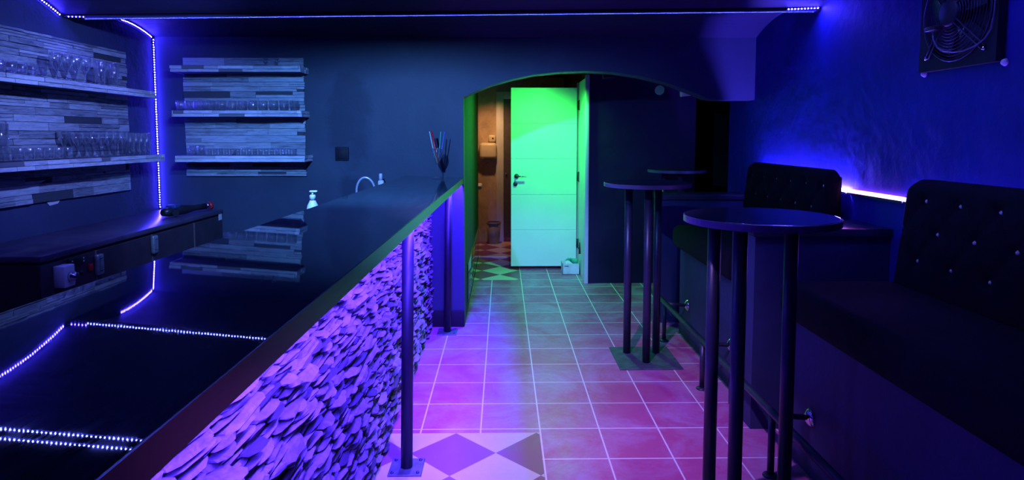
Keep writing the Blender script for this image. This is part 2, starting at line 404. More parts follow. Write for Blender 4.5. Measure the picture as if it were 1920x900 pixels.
# door 1: white grooved leaf, swung open
DY = 6.95
z0, z1 = .040, 2.012
grooves = [.445, .838, 1.234, 1.620]
d = MB(); d.box((.088, DY + .004, z0), (.812, DY + .042, z1))
zz = [z0] + grooves + [z1]
for a, b in zip(zz[:-1], zz[1:]):
    d.bbox((.088, DY - .002, a + (.003 if a != z0 else 0)), (.812, DY + .006, b - (.003 if b != z1 else 0)), .002, 1)
door = d.build('door_1', 'door', origin=(.812, DY, 0)); struct(door)
h = MB(); h.lathe([(0, -.012), (.024, -.012), (.026, 0)], (.150, DY - .002, 1.045), 20, 'y'); o_ = h.build('rosette', 'blackp', door)
h = MB(); h.tube([(.150, DY - .012, 1.045), (.150, DY - .05, 1.045)], .008); h.tube([(.146, DY - .05, 1.045), (.255, DY - .052, 1.045)], .008); o_ = h.build('door_handle', 'chrome', door)
h = MB(); h.lathe([(0, -.012), (.022, -.012), (.024, 0)], (.136, DY - .002, .958), 20, 'y'); h.build('lock_rosette', 'blackp', door)
# door casing on the side of the block
c = MB(); c.bbox((.832, 6.29, 0), (.850, 7.02, 2.07), .003, 1); c.bbox((.816, 6.268, .0), (.856, 6.30, 2.085), .004)
c.bbox((.820, 7.00, 0), (.850, 7.06, 2.07), .003)
cas = struct(c.build('trim_9', 'frame'))
for z in (1.82, 1.04, .30):
    hb = MB()
    for a, b in (((.828, 6.86, z - .055), (.834, 6.868, z + .055)), ((.828, 6.92, z - .055), (.834, 6.928, z + .055)),
                 ((.828, 6.868, z + .047), (.834, 6.92, z + .055)), ((.828, 6.868, z - .055), (.834, 6.92, z - .047))): hb.box(a, b)
    hb.tube([(.822, 6.935, z - .05), (.822, 6.935, z + .05)], .007); hb.build('hinge', 'blackp', cas)

# ------------------------------------------------------------------ split stone cladding generators
def stone_slab(mb, org, ua, va, na, w_, h_, dep, rot, jag=.25, nseg=8):
    """irregular chipped stone: outline in (u,v), standing out along n"""
    pts = []
    for k in range(nseg):
        t = 2 * PI * (k + .5) / nseg
        sq = 1 / max(abs(math.cos(t)), abs(math.sin(t)))
        rr = .5 * (sq * .80 + .20) * random.uniform(1 - jag, 1)
        pts.append((math.cos(t) * rr * w_, math.sin(t) * rr * h_))
    cr, sr = math.cos(rot), math.sin(rot)
    pts = [(a * cr - b * sr, a * sr + b * cr) for a, b in pts]
    tu, tv = random.uniform(-.25, .25) * dep, random.uniform(-.5, .5) * dep
    vs = []
    for lev, scl in ((-.012, 1.03), (dep * .62, 1.0), (dep, .74)):
        for a, b in pts:
            nn = lev + (0 if lev < 0 else tu * a / w_ * 2 + tv * b / h_ * 2 + random.uniform(-.08, .08) * dep)
            vs.append(org + ua * (a * scl) + va * (b * scl) + na * max(nn, -.012))
    n = nseg; fs = []
    for l in range(2):
        for k in range(n): fs.append((l * n + k, l * n + (k + 1) % n, (l + 1) * n + (k + 1) % n, (l + 1) * n + k))
    fs.append(tuple(2 * n + k for k in range(n)))
    mb.add(vs, fs)

def ledge_cladding(mb, fr, u0, u1, v0, v1, rowh=(.030, .056), seg=(.12, .42), dep=(.004, .013)):
    """rows of flat split strips; fr(u,v,n) -> point"""
    v = v0
    while v < v1 - .006:
        hh = min(random.uniform(*rowh), v1 - v)
        if v1 - v - hh < .012: hh = v1 - v
        u = u0 - random.uniform(0, .05); 
        while u < u1:
            L = random.uniform(*seg); a = max(u, u0 - random.uniform(0, .008)); b = min(u + L, u1 + random.uniform(0, .006))
            if b - a > .01:
                sub = 1 if random.random() < .7 or hh < .03 else 2
                for k in range(sub):
                    d_ = random.uniform(*dep); va, vb = v + hh * k / sub, v + hh * (k + 1) / sub - .0012
                    d2_ = d_ + random.uniform(-.004, .004); j = lambda: random.uniform(-.0012, .0012)
                    q = [(a, va, 0), (b - .001, va, 0), (b - .001, vb, 0), (a, vb, 0),
                         (a + .001, va + .001 + j(), d_), (b - .002, va + .001 + j(), d2_), (b - .002, vb - .001 + j(), d2_ * .9), (a + .001, vb - .001 + j(), d_ * .9)]
                    nu = max(2, int((b - a) / .035)); vs = []
                    for i in range(nu + 1):
                        t = i / nu; uu = a + (b - a - .001) * t; dd = d_ * (1 - t) + d2_ * t
                        w1, w2 = (random.uniform(-.0015, .0015) for _ in range(2))
                        vs += [fr(uu, va, 0), fr(uu, va + .0008 + w1 * .3, dd + w1), fr(uu, vb - .0012 + w2 * .4, dd * .92 + w2), fr(uu, vb, 0)]
                    fs = []
                    for i in range(nu):
                        for k2 in range(3): fs.append((i * 4 + k2, i * 4 + 4 + k2, i * 4 + 5 + k2, i * 4 + 1 + k2))
                    fs += [(0, 1, 2, 3), (nu * 4 + 3, nu * 4 + 2, nu * 4 + 1, nu * 4)]
                    mb.add(vs, fs)
            u += L
        v += hh

# ------------------------------------------------------------------ bar: body with stone front, counter slab, posts
def XE(y): return -.308 - (YB - y) * .0154      # outer counter edge
def XI(y): return -.741 - (YB - y) * .026       # inner counter edge
SL = -.0405
def ZT(x): return 1.164 + SL * (x + .297)
Y0 = .12
bar = thing('bar', (-.62, 2.5, 0), 'long bar with a split stone front under the dark counter', 'bar')
MB().box((-.72, Y0 + .05, 0), (-.575, YB, ZT(-.6) - .024)).build('body', 'stoneback', bar)
cl = MB()
org = Vector((-.575, 0, 0)); ua, va, na = Vector((0, 1, 0)), Vector((0, 0, 1)), Vector((1, 0, 0))
z = .012
while z < 1.135:
    hh = random.uniform(.013, .023); y = Y0 + random.uniform(0, .05)
    while y < YB - .01:
        L = random.uniform(.055, .17) * (1.6 if random.random() < .14 else 1); H2 = hh * random.uniform(.7, 1.35)
        if y + L > YB - .004: L = YB - .004 - y
        if L < .02: break
        zz = min(z + hh / 2 + random.uniform(-.005, .005), 1.118)
        stone_slab(cl, org + ua * (y + L / 2) + va * zz, ua, va, na, L * 1.12, H2, random.uniform(.006, .032), random.uniform(-.05, .10), .34)
        y += L
    z += hh * .86
# a few bigger flat slabs laid over the small ones
for _ in range(46):
    y, z = random.uniform(.3, 4.7), random.uniform(.05, 1.05)
    stone_slab(cl, org + ua * y + va * z, ua, va, na, random.uniform(.14, .28), random.uniform(.026, .050), random.uniform(.026, .042), random.uniform(-.06, .12), .3, 10)
tag(cl.build('stone_cladding', 'stone', bar, normals=False), 'light split stone facing')

ct = thing('bar_counter', (-.55, 2.5, 1.16), 'long dark polished counter top reflecting the blue light strips', 'counter')
s = MB(); n = 8
ys = [Y0 + (YB - .002 - Y0) * k / n for k in range(n + 1)]
for a, b in zip(ys[:-1], ys[1:]):
    q = []
    for dz in (-.022, 0):
        for x, y in ((XI(a), a), (XE(a), a), (XE(b), b), (XI(b), b)): q.append((x, y, ZT(x) + dz))
    s.hexa(q)
s.build('top_slab', 'counter', ct)
s = MB()
for a, b in zip(ys[:-1], ys[1:]):
    q = []
    for dz in (-.045, -.0005):
        for dx, y in ((-.012, a), (.004, a), (.004, b), (-.012, b)): q.append((XE(y) + dx, y, ZT(XE(y)) + dz))
    s.hexa(q)
s.build('front_edge', 'edge', ct)
s = MB()
for a, b in zip(ys[:-1], ys[1:]):
    q = []
    for dz in (-.045, -.022):
        for dx, y in ((0, a), (.014, a), (.014, b), (0, b)): q.append((XI(y) + dx, y, ZT(XI(y)) + dz))
    s.hexa(q)
s.build('rear_edge', 'edge', ct)

def post(y, xb, xt, label):
    o = thing('support_post', (xb, y, 0), label, 'post', 'posts under the bar counter')
    MB().bbox((xb - .074, y - .073, 0), (xb + .074, y + .073, .008), .002, 1).build('base_plate', 'plate', o)
    MB().tube([(xb, y, .008), (xt, y, ZT(xt) - .023)], .0265, 20).build('pole', 'post', o)
    for sx in (-1, 1):
        for sy in (-1, 1): MB().lathe([(0, .014), (.006, .014), (.008, .008)], (xb + sx * .056, y + sy * .055, 0), 8).build('bolt', 'metal', o)
post(2.735, -.432, -.412, 'dark steel post in the foreground under the counter edge')
post(4.70, -.422, -.405, 'dark steel post at the far end of the bar beside the arch')

# ------------------------------------------------------------------ LED strips
def led_strip(name, pts, nrm, strength, col, label, pitch=.0185, size=.005, tapew=.008, side=None, group=None, tape_mat='tape'):
    """tape along a polyline; nrm = facing direction(s); diodes as small emitting squares"""
    pts = [Vector(q) for q in pts]
    nr = [Vector(q).normalized() for q in nrm] if isinstance(nrm[0], (tuple, list, Vector)) else [Vector(nrm).normalized()] * len(pts)
    o = thing(name, pts[0], label, 'light strip', group)
    tp = MB(); seglen = [(b - a).length for a, b in zip(pts[:-1], pts[1:])]
    for i in range(len(pts) - 1):
        a, b = pts[i], pts[i + 1]; d = (b - a).normalized()
        q = []
        for off in (.0, -.0015):
            for pt, k, sg in ((a, i, -1), (b, i + 1, -1), (b, i + 1, 1), (a, i, 1)):
                sd = d.cross(nr[k]).normalized() * tapew / 2
                q.append(pt + sd * sg + nr[k] * off)
        tp.hexa(q)
    tp.build('tape', tape_mat, o)
    di = MB(); total = sum(seglen); cnt = int(total / pitch)
    for j in range(cnt):
        t = (j + .5) * total / cnt; i = 0
        while i < len(seglen) - 1 and t > seglen[i]: t -= seglen[i]; i += 1
        f = t / seglen[i]; c_ = pts[i].lerp(pts[i + 1], f); nn = nr[i].lerp(nr[i + 1], f).normalized(); d = (pts[i + 1] - pts[i]).normalized()
        sd = d.cross(nn).normalized(); c_ = c_ + nn * .0012; h_ = size / 2
        di.add([c_ - d * h_ - sd * h_, c_ + d * h_ - sd * h_, c_ + d * h_ + sd * h_, c_ - d * h_ + sd * h_], [(0, 1, 2, 3)])
    e = di.build('diodes', led_mat(name + '_glow', col, strength), o, normals=False)
    e['kind'] = 'stuff'; e['label'] = 'glowing diodes'
    return o
G = 'blue light strips'
def vz(y):   # left-wall height of the vaults
    if y > BEAMS[0]:
        a, b, rise, s0, s1 = YB + .02, BEAMS[0] + .05, .085, 2.222, zb(XL) + .015
    else:
        a, b, rise, s0, s1 = BEAMS[0] - .05, BEAMS[1] + .05, .145, zb(XL) + .015, zb(XL) + .015
    t = (y - a) / (b - a); return s0 * (1 - t) + s1 * t + rise * 4 * t * (1 - t)
XS = XL + .006
led_strip('light_strip', [(XS + .004, YB - .012, .935), (XS + .004, YB - .012, 2.212)], (1, -.55, 0), S_CORNER, BLUE,
          'blue light strip running up the corner beside the wall shelves', group=G, size=.0055)
pts = [(XS, y, vz(y) - .016) for y in [YB - .02 - .40 * k / 10 for k in range(11)]]
led_strip('light_strip', pts, (1, 0, -.35), S_ARC, BLUE, 'curved blue light strip under the far vault on the left wall', group=G, size=.0055)
pts = [(XS, y, vz(y) - .016) for y in [BEAMS[0] - .07 - 1.18 * k / 14 for k in range(15)]]
led_strip('light_strip', pts, (1, 0, -.35), S_ARC, BLUE, 'curved blue light strip at the top left corner of the photo', group=G, size=.0055)
def beamstrip(y, x0, x1, strength, label, col=COOL):
    k = 24; pts = [(x0 + (x1 - x0) * i / k, y, zb(x0 + (x1 - x0) * i / k) - .003) for i in range(k + 1)]
    o = led_strip('light_strip', pts, (0, 0, -1), strength, col, label, group=G, size=.0045)
    m = MB()
    for (ya, yb_, dn) in ((y - .0155, y - .0135, .0042), (y + .006, y + .008, .0065)):
        m.hexa([(x0, ya, zb(x0) - .003 - dn), (x1, ya, zb(x1) - .003 - dn), (x1, yb_, zb(x1) - .003 - dn), (x0, yb_, zb(x0) - .003 - dn),
                (x0, ya, zb(x0)), (x1, ya, zb(x1)), (x1, yb_, zb(x1)), (x0, yb_, zb(x0))])
    m.build('channel', 'wall', o)
    return o
beamstrip(BEAMS[0] - .034, XL + .12, XR - .03, S_BEAM, 'straight blue light strip along the ceiling beam across the room')
beamstrip(BEAMS[1] - .034, XL + .05, XR - .05, S_BEAM2, 'ceiling beam light strip mirrored as the nearest dotted line in the counter')
beamstrip(BEAMS[1] + .040, XL + .05, XR - .05, S_BEAM2, 'ceiling beam light strip mirrored as the second dotted line in the counter')
led_strip('light_strip', [(1.72, BEAMS[0] - .053, zb(1.72) + .004), (XR - .012, BEAMS[0] - .053, zb(1.9) + .010)], (.25, -1, -.5), 3200, BLUE,
          'short bright end of the beam light strip above the right wall', group=G)
led_strip('light_strip', [(XL + .03, BEAMS[0] - .052, zb(XL) + .004), (XL + .14, BEAMS[0] - .052, zb(XL) + .002)], (0, -1, -.5), 400, BLUE,
          'short crooked end of light strip where the beam meets the left wall', group=G)
# strip hidden behind the counter's front edge, shining down on stone and floor
kk = 24; pts = []
for i in range(kk + 1):
    y = Y0 + .05 + (YB - .03 - Y0 - .05) * i / kk; x = XE(y) - .012 - .0042
    pts.append((x, y, ZT(x) - .0285))
led_strip('light_strip', pts, (0, 0, -1), S_BAR, VIOLET, 'violet light strip hidden under the front edge of the bar counter', group='violet light strips', tapew=.0075, size=.005)
# strips behind the benches
def benchstrip(y0, y1, strength, col, label):
    o = thing('light_bar', (1.90, y0, 1.18), label, 'light bar', 'light bars behind the benches')
    ch = MB(); ch.box((1.905, y0, 1.160), (XR, y1, 1.166)); ch.box((1.905, y0, 1.166), (1.908, y1, 1.172)); ch.build('channel', 'metal', o)
    dm = MB(); dm.bbox((1.909, y0 + .004, 1.168), (1.926, y1 - .004, 1.190), .004); dm.build('diffuser', led_mat('bench_tube_glow', col, strength), o)
    return o
benchstrip(3.475, 4.66, 900, (.10, .06, 1), 'blue light bar hidden behind the far bench backrest')
benchstrip(2.98, 3.468, 11, (.95, .22, 1), 'glowing pink light bar on the right wall between the two benches')
benchstrip(.9, 2.97, 70, (.12, .06, 1), 'blue light bar hidden behind the near bench backrest')

# ------------------------------------------------------------------ lamps (fixtures)
def lamp_fixture(loc, label, col, aim=(0, 0, -1)):
    o = thing('ceiling_lamp', loc, label, 'lamp')
    x, y, z = loc
    MB().lathe([(0, .055), (.035, .055), (.038, .05), (.040, .012), (.036, .012), (.034, .03), (0, .03)], (x, y, z), 20).build('housing', 'blackp', o)
    MB().tube([(x, y, z + .05), (x, y, 2.32 if y < 5 else 2.3)], .008).build('stem', 'blackp', o)
    return o
lamp_fixture(LAMP_BAR, 'small black ceiling lamp above the bar counter', (1, 1, 1))
lamp_fixture(FILL_AISLE, 'added black fill lamp above the aisle', (1, 1, 1))
lamp_fixture(FILL_HALL, 'added black fill lamp aimed at the hall', (1, 1, 1))
lamp_fixture(FILL_SHELF, 'added black fill lamp aimed at the left wall shelves', (1, 1, 1))
lamp_fixture(FILL_BENCH, 'added black fill lamp aimed at the near bench', (1, 1, 1))
lamp_fixture(LAMP_GREEN, 'small black ceiling lamp giving green light behind the arch', (0, 1, 0))
lamp_fixture(LAMP_WASH, 'small black ceiling lamp in the washroom', (1, 1, 1))

def spotlight(loc, d, L, r, label):
    o = thing('spotlight', loc, label, 'spotlight', 'spotlights under the arch'); c_ = Vector(loc); d = Vector(d).normalized()
    MB().tube([c_ - d * L * .5, c_ - d * L * .3, c_ + d * L * .42, c_ + d * L * .5], [r * .6, r * .85, r, r * 1.08], 20).build('head', 'white' if L > .12 else 'blackp', o)
    b = MB(); b.tube([c_ + Vector((0, 0, r * .9)), Vector((loc[0], loc[1], 2.29))], .006); b.bbox((loc[0] - .03, loc[1] - .02, 2.288), (loc[0] + .03, loc[1] + .02, 2.30), .002); b.build('bracket', 'blackp', o)
    MB().bbox((loc[0] + L * .1, loc[1] - .02, loc[2] - r * 1.1), (loc[0] + L * .75, loc[1] + .03, loc[2] + r * .2), .006).build('ballast', 'white', o) if L > .12 else None
    return o
spotlight((1.515, 5.10, 1.838), (-1, .1, -.05), .17, .034, 'white spotlight with a boxy back under the right end of the arch')
spotlight((1.275, 5.12, 1.845), (-.5, -1, .1), .10, .036, 'round black spotlight under the arch left of the white one')
spotlight((.86, 5.16, 1.965), (-1, 0, 0), .10, .018, 'tiny spotlight under the crown of the arch above the door frame')

# ------------------------------------------------------------------ wall shelves
def frL(u, v, n): return Vector((XL + .012 + n, u, v))
def frB(u, v, n): return Vector((u, YB - .012 - n, v))
def clad_panel(name, fr, u0, u1, v0, v1, label, mat):
    o = thing(name, fr((u0 + u1) / 2, v0, 0), label, 'wall panel')
    bk = MB(); a, b = fr(u0 + .004, v0 + .003, -.012), fr(u1 - .004, v1 - .003, .001); bk.box(a, b); bk.build('backing', 'stoneback', o)
    m = MB(); ledge_cladding(m, fr, u0, u1, v0, v1); m.build('split_facing', mat, o, normals=False); return o
clad_panel('wall_panel', frL, 1.9, 4.46, 1.108, 2.062, 'grey split-stone panel on the left wall behind two shelves', 'slatside')
clad_panel('wall_panel', frB, -2.40, -1.502, 1.180, 2.072, 'grey split-stone panel on the back wall behind three shelves', 'slatpanel')

def shelf(kind, u0, u1, z_, label, th=.046, dep=.20, x0=0):
    # kind L: along Y on left wall; B: along X on the back wall
    if kind == 'L':
        o = thing('wall_shelf', (XL + .1, (u0 + u1) / 2, z_ - th), label, 'shelf', 'split-stone faced wall shelves')
        MB().box((XL, u0, z_ - th + .003), (XL + dep - .012, u1 - .003, z_)).build('board', 'stoneback', o)
        m = MB(); fx = lambda u, v, n: Vector((XL + dep - .012 + n, u, v)); ledge_cladding(m, fx, u0, u1, z_ - th, z_ + .001, (.02, .026), (.08, .3), (.008, .015))
        fy = lambda u, v, n: Vector((XL + u, u1 - .002 + n, v)); ledge_cladding(m, fy, .002, dep, z_ - th, z_ + .001, (.02, .026), (.08, .2), (.008, .012))
    else:
        o = thing('wall_shelf', ((u0 + u1) / 2, YB - .1, z_ - th), label, 'shelf', 'split-stone faced wall shelves')
        MB().box((u0 + .003, YB - dep + .012, z_ - th + .003), (u1 - .003, YB, z_)).build('board', 'stoneback', o)
        m = MB(); fx = lambda u, v, n: Vector((u, YB - dep + .012 - n, v)); ledge_cladding(m, fx, u0, u1, z_ - th, z_ + .001, (.02, .026), (.08, .3), (.008, .015))
        fe = lambda u, v, n: Vector((u1 - .002 + n, YB - u, v)); ledge_cladding(m, fe, .002, dep, z_ - th, z_ + .001, (.02, .026), (.08, .2), (.008, .012))
        ff = lambda u, v, n: Vector((u0 + .002 - n, YB - u, v)); ledge_cladding(m, ff, .002, dep, z_ - th, z_ + .001, (.02, .026), (.08, .2), (.008, .012))
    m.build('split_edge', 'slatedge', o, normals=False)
    return o
SD = .18
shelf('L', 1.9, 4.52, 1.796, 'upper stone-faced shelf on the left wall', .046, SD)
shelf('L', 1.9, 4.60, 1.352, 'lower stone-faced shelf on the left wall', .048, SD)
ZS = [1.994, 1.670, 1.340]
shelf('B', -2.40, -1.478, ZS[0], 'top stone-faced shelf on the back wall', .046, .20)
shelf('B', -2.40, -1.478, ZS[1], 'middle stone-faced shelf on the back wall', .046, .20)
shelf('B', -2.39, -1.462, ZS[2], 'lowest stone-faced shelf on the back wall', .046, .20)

# ------------------------------------------------------------------ glasses
def tumbler(h, r0, r1, t=.0022, base=.008):
    return [(0, 0), (r0 - .002, 0), (r0, .003), (r1, h - .001), (r1 - t * .5, h), (r1 - t, h - .001), (r0 - t, base), (0, base * .9)]
def stemmed(h, rb, rf, stem=.4, t=.0016, closed=.85):
    s0 = h * stem; pr = [(0, 0), (rf, 0), (rf, .002), (rf * .35, .006), (.004, .014), (.0035, s0 * .8), (.007, s0)]
    n = 7
    for k in range(1, n + 1):
        a = k / n; r = rb * math.sin(min(1, a * 1.25) * PI / 2) if a < .8 else rb * (1 - (1 - closed) * ((a - .8) / .2)); pr.append((r, s0 + (h - s0) * a))
    inner = [(max(0, r - t), z + (t if i == 0 else 0)) for i, (r, z) in enumerate(pr[6:])][::-1]
    inner[-1] = (0, s0 + .006)
    return pr + inner
def mesh_thing(name, prof, label, cat, loc, group, mat='glass', n=20):
    o = MB().lathe(prof, (0, 0, 0), n).build(name, mat); o.location = loc; return tag(o, label, cat, group)
def row(name, prof, locs, what, where, cat, group, n=20, frm='from the left'):
    src = None
    for k, l in enumerate(locs):
        lab = '%s, %s %s %s' % (what, ORD[k], frm, where)
        l = (l[0], l[1], l[2] + .0015)
        if src is None: src = mesh_thing(name, prof, lab, cat, l, group, n=n)
        else:
            c_ = src.copy(); C.objects.link(c_); c_.location = l; c_['label'] = lab
XF = XL + SD - .045
# left wall, upper shelf: z = 1.796
zt = 1.797
row('tumbler', tumbler(.062, .026, .032), [(XF, 2.98 + .072 * k, zt) for k in range(8)], 'short clear tumbler', 'on the upper left shelf', 'glass', 'short tumblers on the upper left shelf')
row('balloon_glass', stemmed(.150, .036, .030, .28), [(XF + .005, 3.60 + .080 * k, zt) for k in range(4)], 'large clear balloon glass', 'on the upper left shelf', 'glass', 'balloon glasses on the upper left shelf')
row('beer_glass', tumbler(.148, .025, .040, .002, .02), [(XF, 3.99, zt), (XF, 4.12, zt)], 'tall flared beer glass', 'on the upper left shelf', 'glass', 'tall flared glasses on the upper left shelf')
zt = 1.353
row('storage_jar', tumbler(.19, .043, .047, .003, .01), [(XF - .02, 3.06, zt), (XF - .02, 3.19, zt)], 'big clear glass jar', 'on the lower left shelf', 'jar', 'glass jars on the lower left shelf')
row('tumbler', tumbler(.066, .026, .033), [(XF, 3.29 + .072 * k, zt) for k in range(6)], 'low clear tumbler', 'on the lower left shelf', 'glass', 'low tumblers on the lower left shelf')
for r_ in range(2):
    row('goblet', stemmed(.155, .034, .030, .38, closed=.9), [(XF + .01 - .085 * r_, 3.735 + .072 * k + .01 * r_, zt) for k in range(7)], 'clear stemmed goblet',
        'in the %s row on the lower left shelf' % ('front', 'back')[r_], 'glass', 'goblets on the lower left shelf')
row('highball_glass', tumbler(.150, .027, .030, .0022, .012), [(XF, 4.27 + .066 * k, zt) for k in range(4)], 'tall straight highball glass', 'on the lower left shelf', 'glass', 'highball glasses on the lower left shelf')
# back wall shelves
yf = YB - .15
row('cordial_glass', stemmed(.055, .018, .020, .7), [(-1.735, yf, ZS[0] + .001), (-1.655, yf, ZS[0] + .001)], 'tiny clear cordial glass', 'on the top back shelf', 'glass', 'cordial glasses on the top back shelf')
row('whisky_glass', tumbler(.070, .028, .035, .0025, .014), [(-2.365 + .0755 * k, yf, ZS[1] + .001) for k in range(12)], 'low clear whisky glass', 'on the middle back shelf', 'glass', 'whisky glasses on the middle back shelf')
row('water_glass', tumbler(.068, .024, .028), [(-2.285, yf, ZS[2] + .001), (-2.222, yf, ZS[2] + .001)], 'slim clear water glass', 'on the lowest back shelf', 'glass', 'water glasses on the lowest back shelf')
row('shot_glass', tumbler(.046, .015, .0185, .002, .008), [(-2.165 + .0415 * k, yf, ZS[2] + .001) for k in range(16)], 'small clear shot glass', 'on the lowest back shelf', 'glass', 'shot glasses on the lowest back shelf', 14)

# ------------------------------------------------------------------ back counter (fridge cabinet)
cb = thing('bar_fridge', (-2.4, 3.9, 0), 'long dark brown bar cabinet with latched doors below the left shelves', 'cabinet')
XC, ZC, YA = -2.15, .925, 2.93
MB().box((XL, YA, 0), (XC - .02, YB - .01, ZC - .03)).build('body', 'cab', cb)
MB().bbox((XL, YA - .005, ZC - .03), (XC + .006, YB - .006, ZC), .004).build('worktop', 'cabtop', cb)
gaps = [3.337, 3.871, 4.400]
ed = [YA] + gaps + [YB - .012]
for k in range(4):
    a = ed[k] + (.008 if k else 0); b = ed[k + 1] - (.008 if k < 3 else 0)
    MB().bbox((XC - .02, a, .12), (XC, b, ZC - .045), .003, 1).build('control_panel' if k == 0 else 'door', 'cab', cb)
for g in gaps: MB().box((XC - .018, g - .0075, .12), (XC - .003, g + .0075, ZC - .045)).build('metal_strip', 'strip', cb)
for g, zc in ((3.337, .805), (3.871, .820)):
    l = MB(); l.bbox((XC, g - .028, zc - .055), (XC + .024, g + .028, zc + .055), .009, 3); lo = l.build('latch', 'lock', cb)
    m = MB()
    for a, b in (((XC + .024, g - .012, zc - .034), (XC + .026, g - .010, zc + .034)), ((XC + .024, g - .012, zc - .034), (XC + .026, g + .014, zc - .031)), ((XC + .024, g - .012, zc + .031), (XC + .026, g + .014, zc + .034))): m.box(a, b)
    m.build('lever', 'chrome', lo)
sw = MB().bbox((XC, 3.01, .755), (XC + .055, 3.085, .860), .004).build('switch_box', 'white', cb)
m = MB(); m.lathe([(0, .030), (.014, .030), (.016, .022), (.022, .020), (.024, 0), (0, 0)], (XC + .055, 3.052, .805), 20, 'x'); m.bbox((XC + .083, 3.046, .790), (XC + .092, 3.058, .822), .002); m.build('rotary_knob', 'chrome', sw)
m = MB().bbox((XC, 3.11, .835), (XC + .012, 3.235, .875), .004).build('thermostat', 'blackp', cb)
for y, z in ((3.13, .862), (3.13, .846), (3.215, .864), (3.215, .848)): MB().bbox((XC + .012, y - .004, z - .004), (XC + .015, y + .004, z + .004), .001, 1).build('display_button', 'white', m)
MB().bbox((XC, 3.095, .752), (XC + .014, 3.150, .790), .004).build('vent_plate', 'lock', cb)
MB().lathe([(0, .012), (.011, .012), (.013, 0)], (XC, 3.205, .79), 14, 'x').build('dial', 'blackp', cb)
MB().bbox((XC, 3.262, .785), (XC + .012, 3.290, .820), .003).build('rocker_switch', 'red', cb)
st = MB(); st.box((XC + .0002, 4.775, .848), (XC + .0012, 4.830, .895)); st.build('sticker', 'white', cb)

def drill():
    o = thing('hand_torch', (-2.3, 4.45, ZC), 'black cordless hand tool with a red end lying on the bar cabinet', 'tool')
    a = Vector((-2.33, 4.33, ZC + .034)); b = Vector((-2.17, 4.70, ZC + .045))
    d_ = (b - a)
    MB().tube([a, a + d_ * .1, a + d_ * .45, a + d_ * .62, a + d_ * .88], [.022, .032, .033, .021, .021], 18).build('body', 'blackp', o)
    MB().tube([a + d_ * .88, a + d_ * .94], [.024, .026], 18).build('collar', 'chrome', o)
    MB().tube([a + d_ * .94, b], [.027, .029], 18).build('tip', 'red', o)
    c_ = a + d_ * .22
    MB().tube([c_, c_ + Vector((.045, -.06, -.006))], [.02, .022], 12).build('handle', 'blackp', o)
    MB().bbox(tuple(c_ + Vector((-.04, -.03, .018))), tuple(c_ + Vector((.03, .06, .045))), .008).build('battery', simple('dark_blue_plastic', (.02, .06, .2), .4), o)
drill()

# plastered chip patch below the left panel
tag(MB().prism([(3.66, 1.100), (3.72, 1.108), (3.77, 1.106), (3.75, 1.086), (3.68, 1.080)], XL, XL + .004, 'x').build('plaster_patch', 'white'), 'small pale plaster patch on the wall below the left panel', 'patch')

# socket on back wall
so = thing('wall_socket', (-1.228, YB, 1.348), 'black square socket cover on the stained back wall', 'socket')
MB().bbox((-1.280, YB - .012, 1.297), (-1.177, YB, 1.400), .004).build('cover', 'black', so)
MB().bbox((-1.262, YB - .016, 1.315), (-1.195, YB - .012, 1.382), .003).build('insert', 'black', so)

# ------------------------------------------------------------------ sink unit behind the bar and things on it
ZK = .93
sk = thing('sink_unit', (-1.0, 3.7, 0), 'low steel-topped sink unit hidden behind the bar', 'cabinet')
MB().box((-1.28, 2.55, 0), (-.725, 4.84, ZK - .03)).build('body', 'cab', sk)
MB().bbox((-1.30, 2.53, ZK - .03), (-.723, 4.845, ZK), .004).build('worktop', 'plate', sk)
fc = thing('faucet', (-1.02, 4.32, ZK), 'chrome swan-neck faucet showing behind the counter edge', 'faucet')
b0 = Vector((-1.01, 4.36, ZK))
pp = [b0]; 
for k in range(15):
    t = PI * (k / 14) * .98; pp.append(b0 + Vector((.065 - .065 * math.cos(t), -.02 * math.sin(t) , .165 + .105 * math.sin(t))))
pp.append(pp[-1] + Vector((.002, 0, -.02)))
MB().tube(pp, .0075, 12).build('spout', 'satin', fc)
MB().tube([pp[-1], pp[-1] + Vector((0, 0, -.025))], .0105, 12).build('aerator', 'chrome', fc)
MB().lathe([(0, .03), (.018, .03), (.026, 0)], tuple(b0), 16).build('base', 'chrome', fc)
sp_ = thing('soap_dispenser', (-.985, 3.27, ZK), 'white pump soap bottle standing behind the bar counter', 'bottle')
MB().lathe([(0, 0), (.034, 0), (.036, .01), (.036, .10), (.034, .16), (.026, .195), (.015, .218), (.013, .222), (0, .222)], (-.985, 3.27, ZK + .0005), 20).build('bottle', 'white', sp_)
MB().lathe([(0, .250), (.011, .250), (.015, .246), (.015, .223), (0, .223)], (-.985, 3.27, ZK), 16).build('collar', 'white', sp_)
m = MB(); m.tube([(-.985, 3.27, ZK + .250), (-.985, 3.27, ZK + .264)], .005); m.bbox((-1.000, 3.262, ZK + .262), (-.960, 3.278, ZK + .272), .004); m.build('pump', 'white', sp_)
wb = thing('detergent_bottle', (-.905, 4.72, ZK), 'small white capped bottle behind the counter right of the faucet', 'bottle')
MB().bbox((-.932, 4.70, ZK), (-.888, 4.74, ZK + .225), .012, 3).build('bottle', 'white', wb)
MB().lathe([(0, .275), (.010, .275), (.013, .265), (.014, .226), (0, .226)], (-.912, 4.72, ZK), 16).build('cap', 'white', wb)
mesh_thing('tumbler', tumbler(.125, .026, .030, .003, .012), 'clear glass behind the counter at the end of the brown cabinet', 'glass', (-1.205, 2.785, ZK + .0015), 'glass behind the bar')

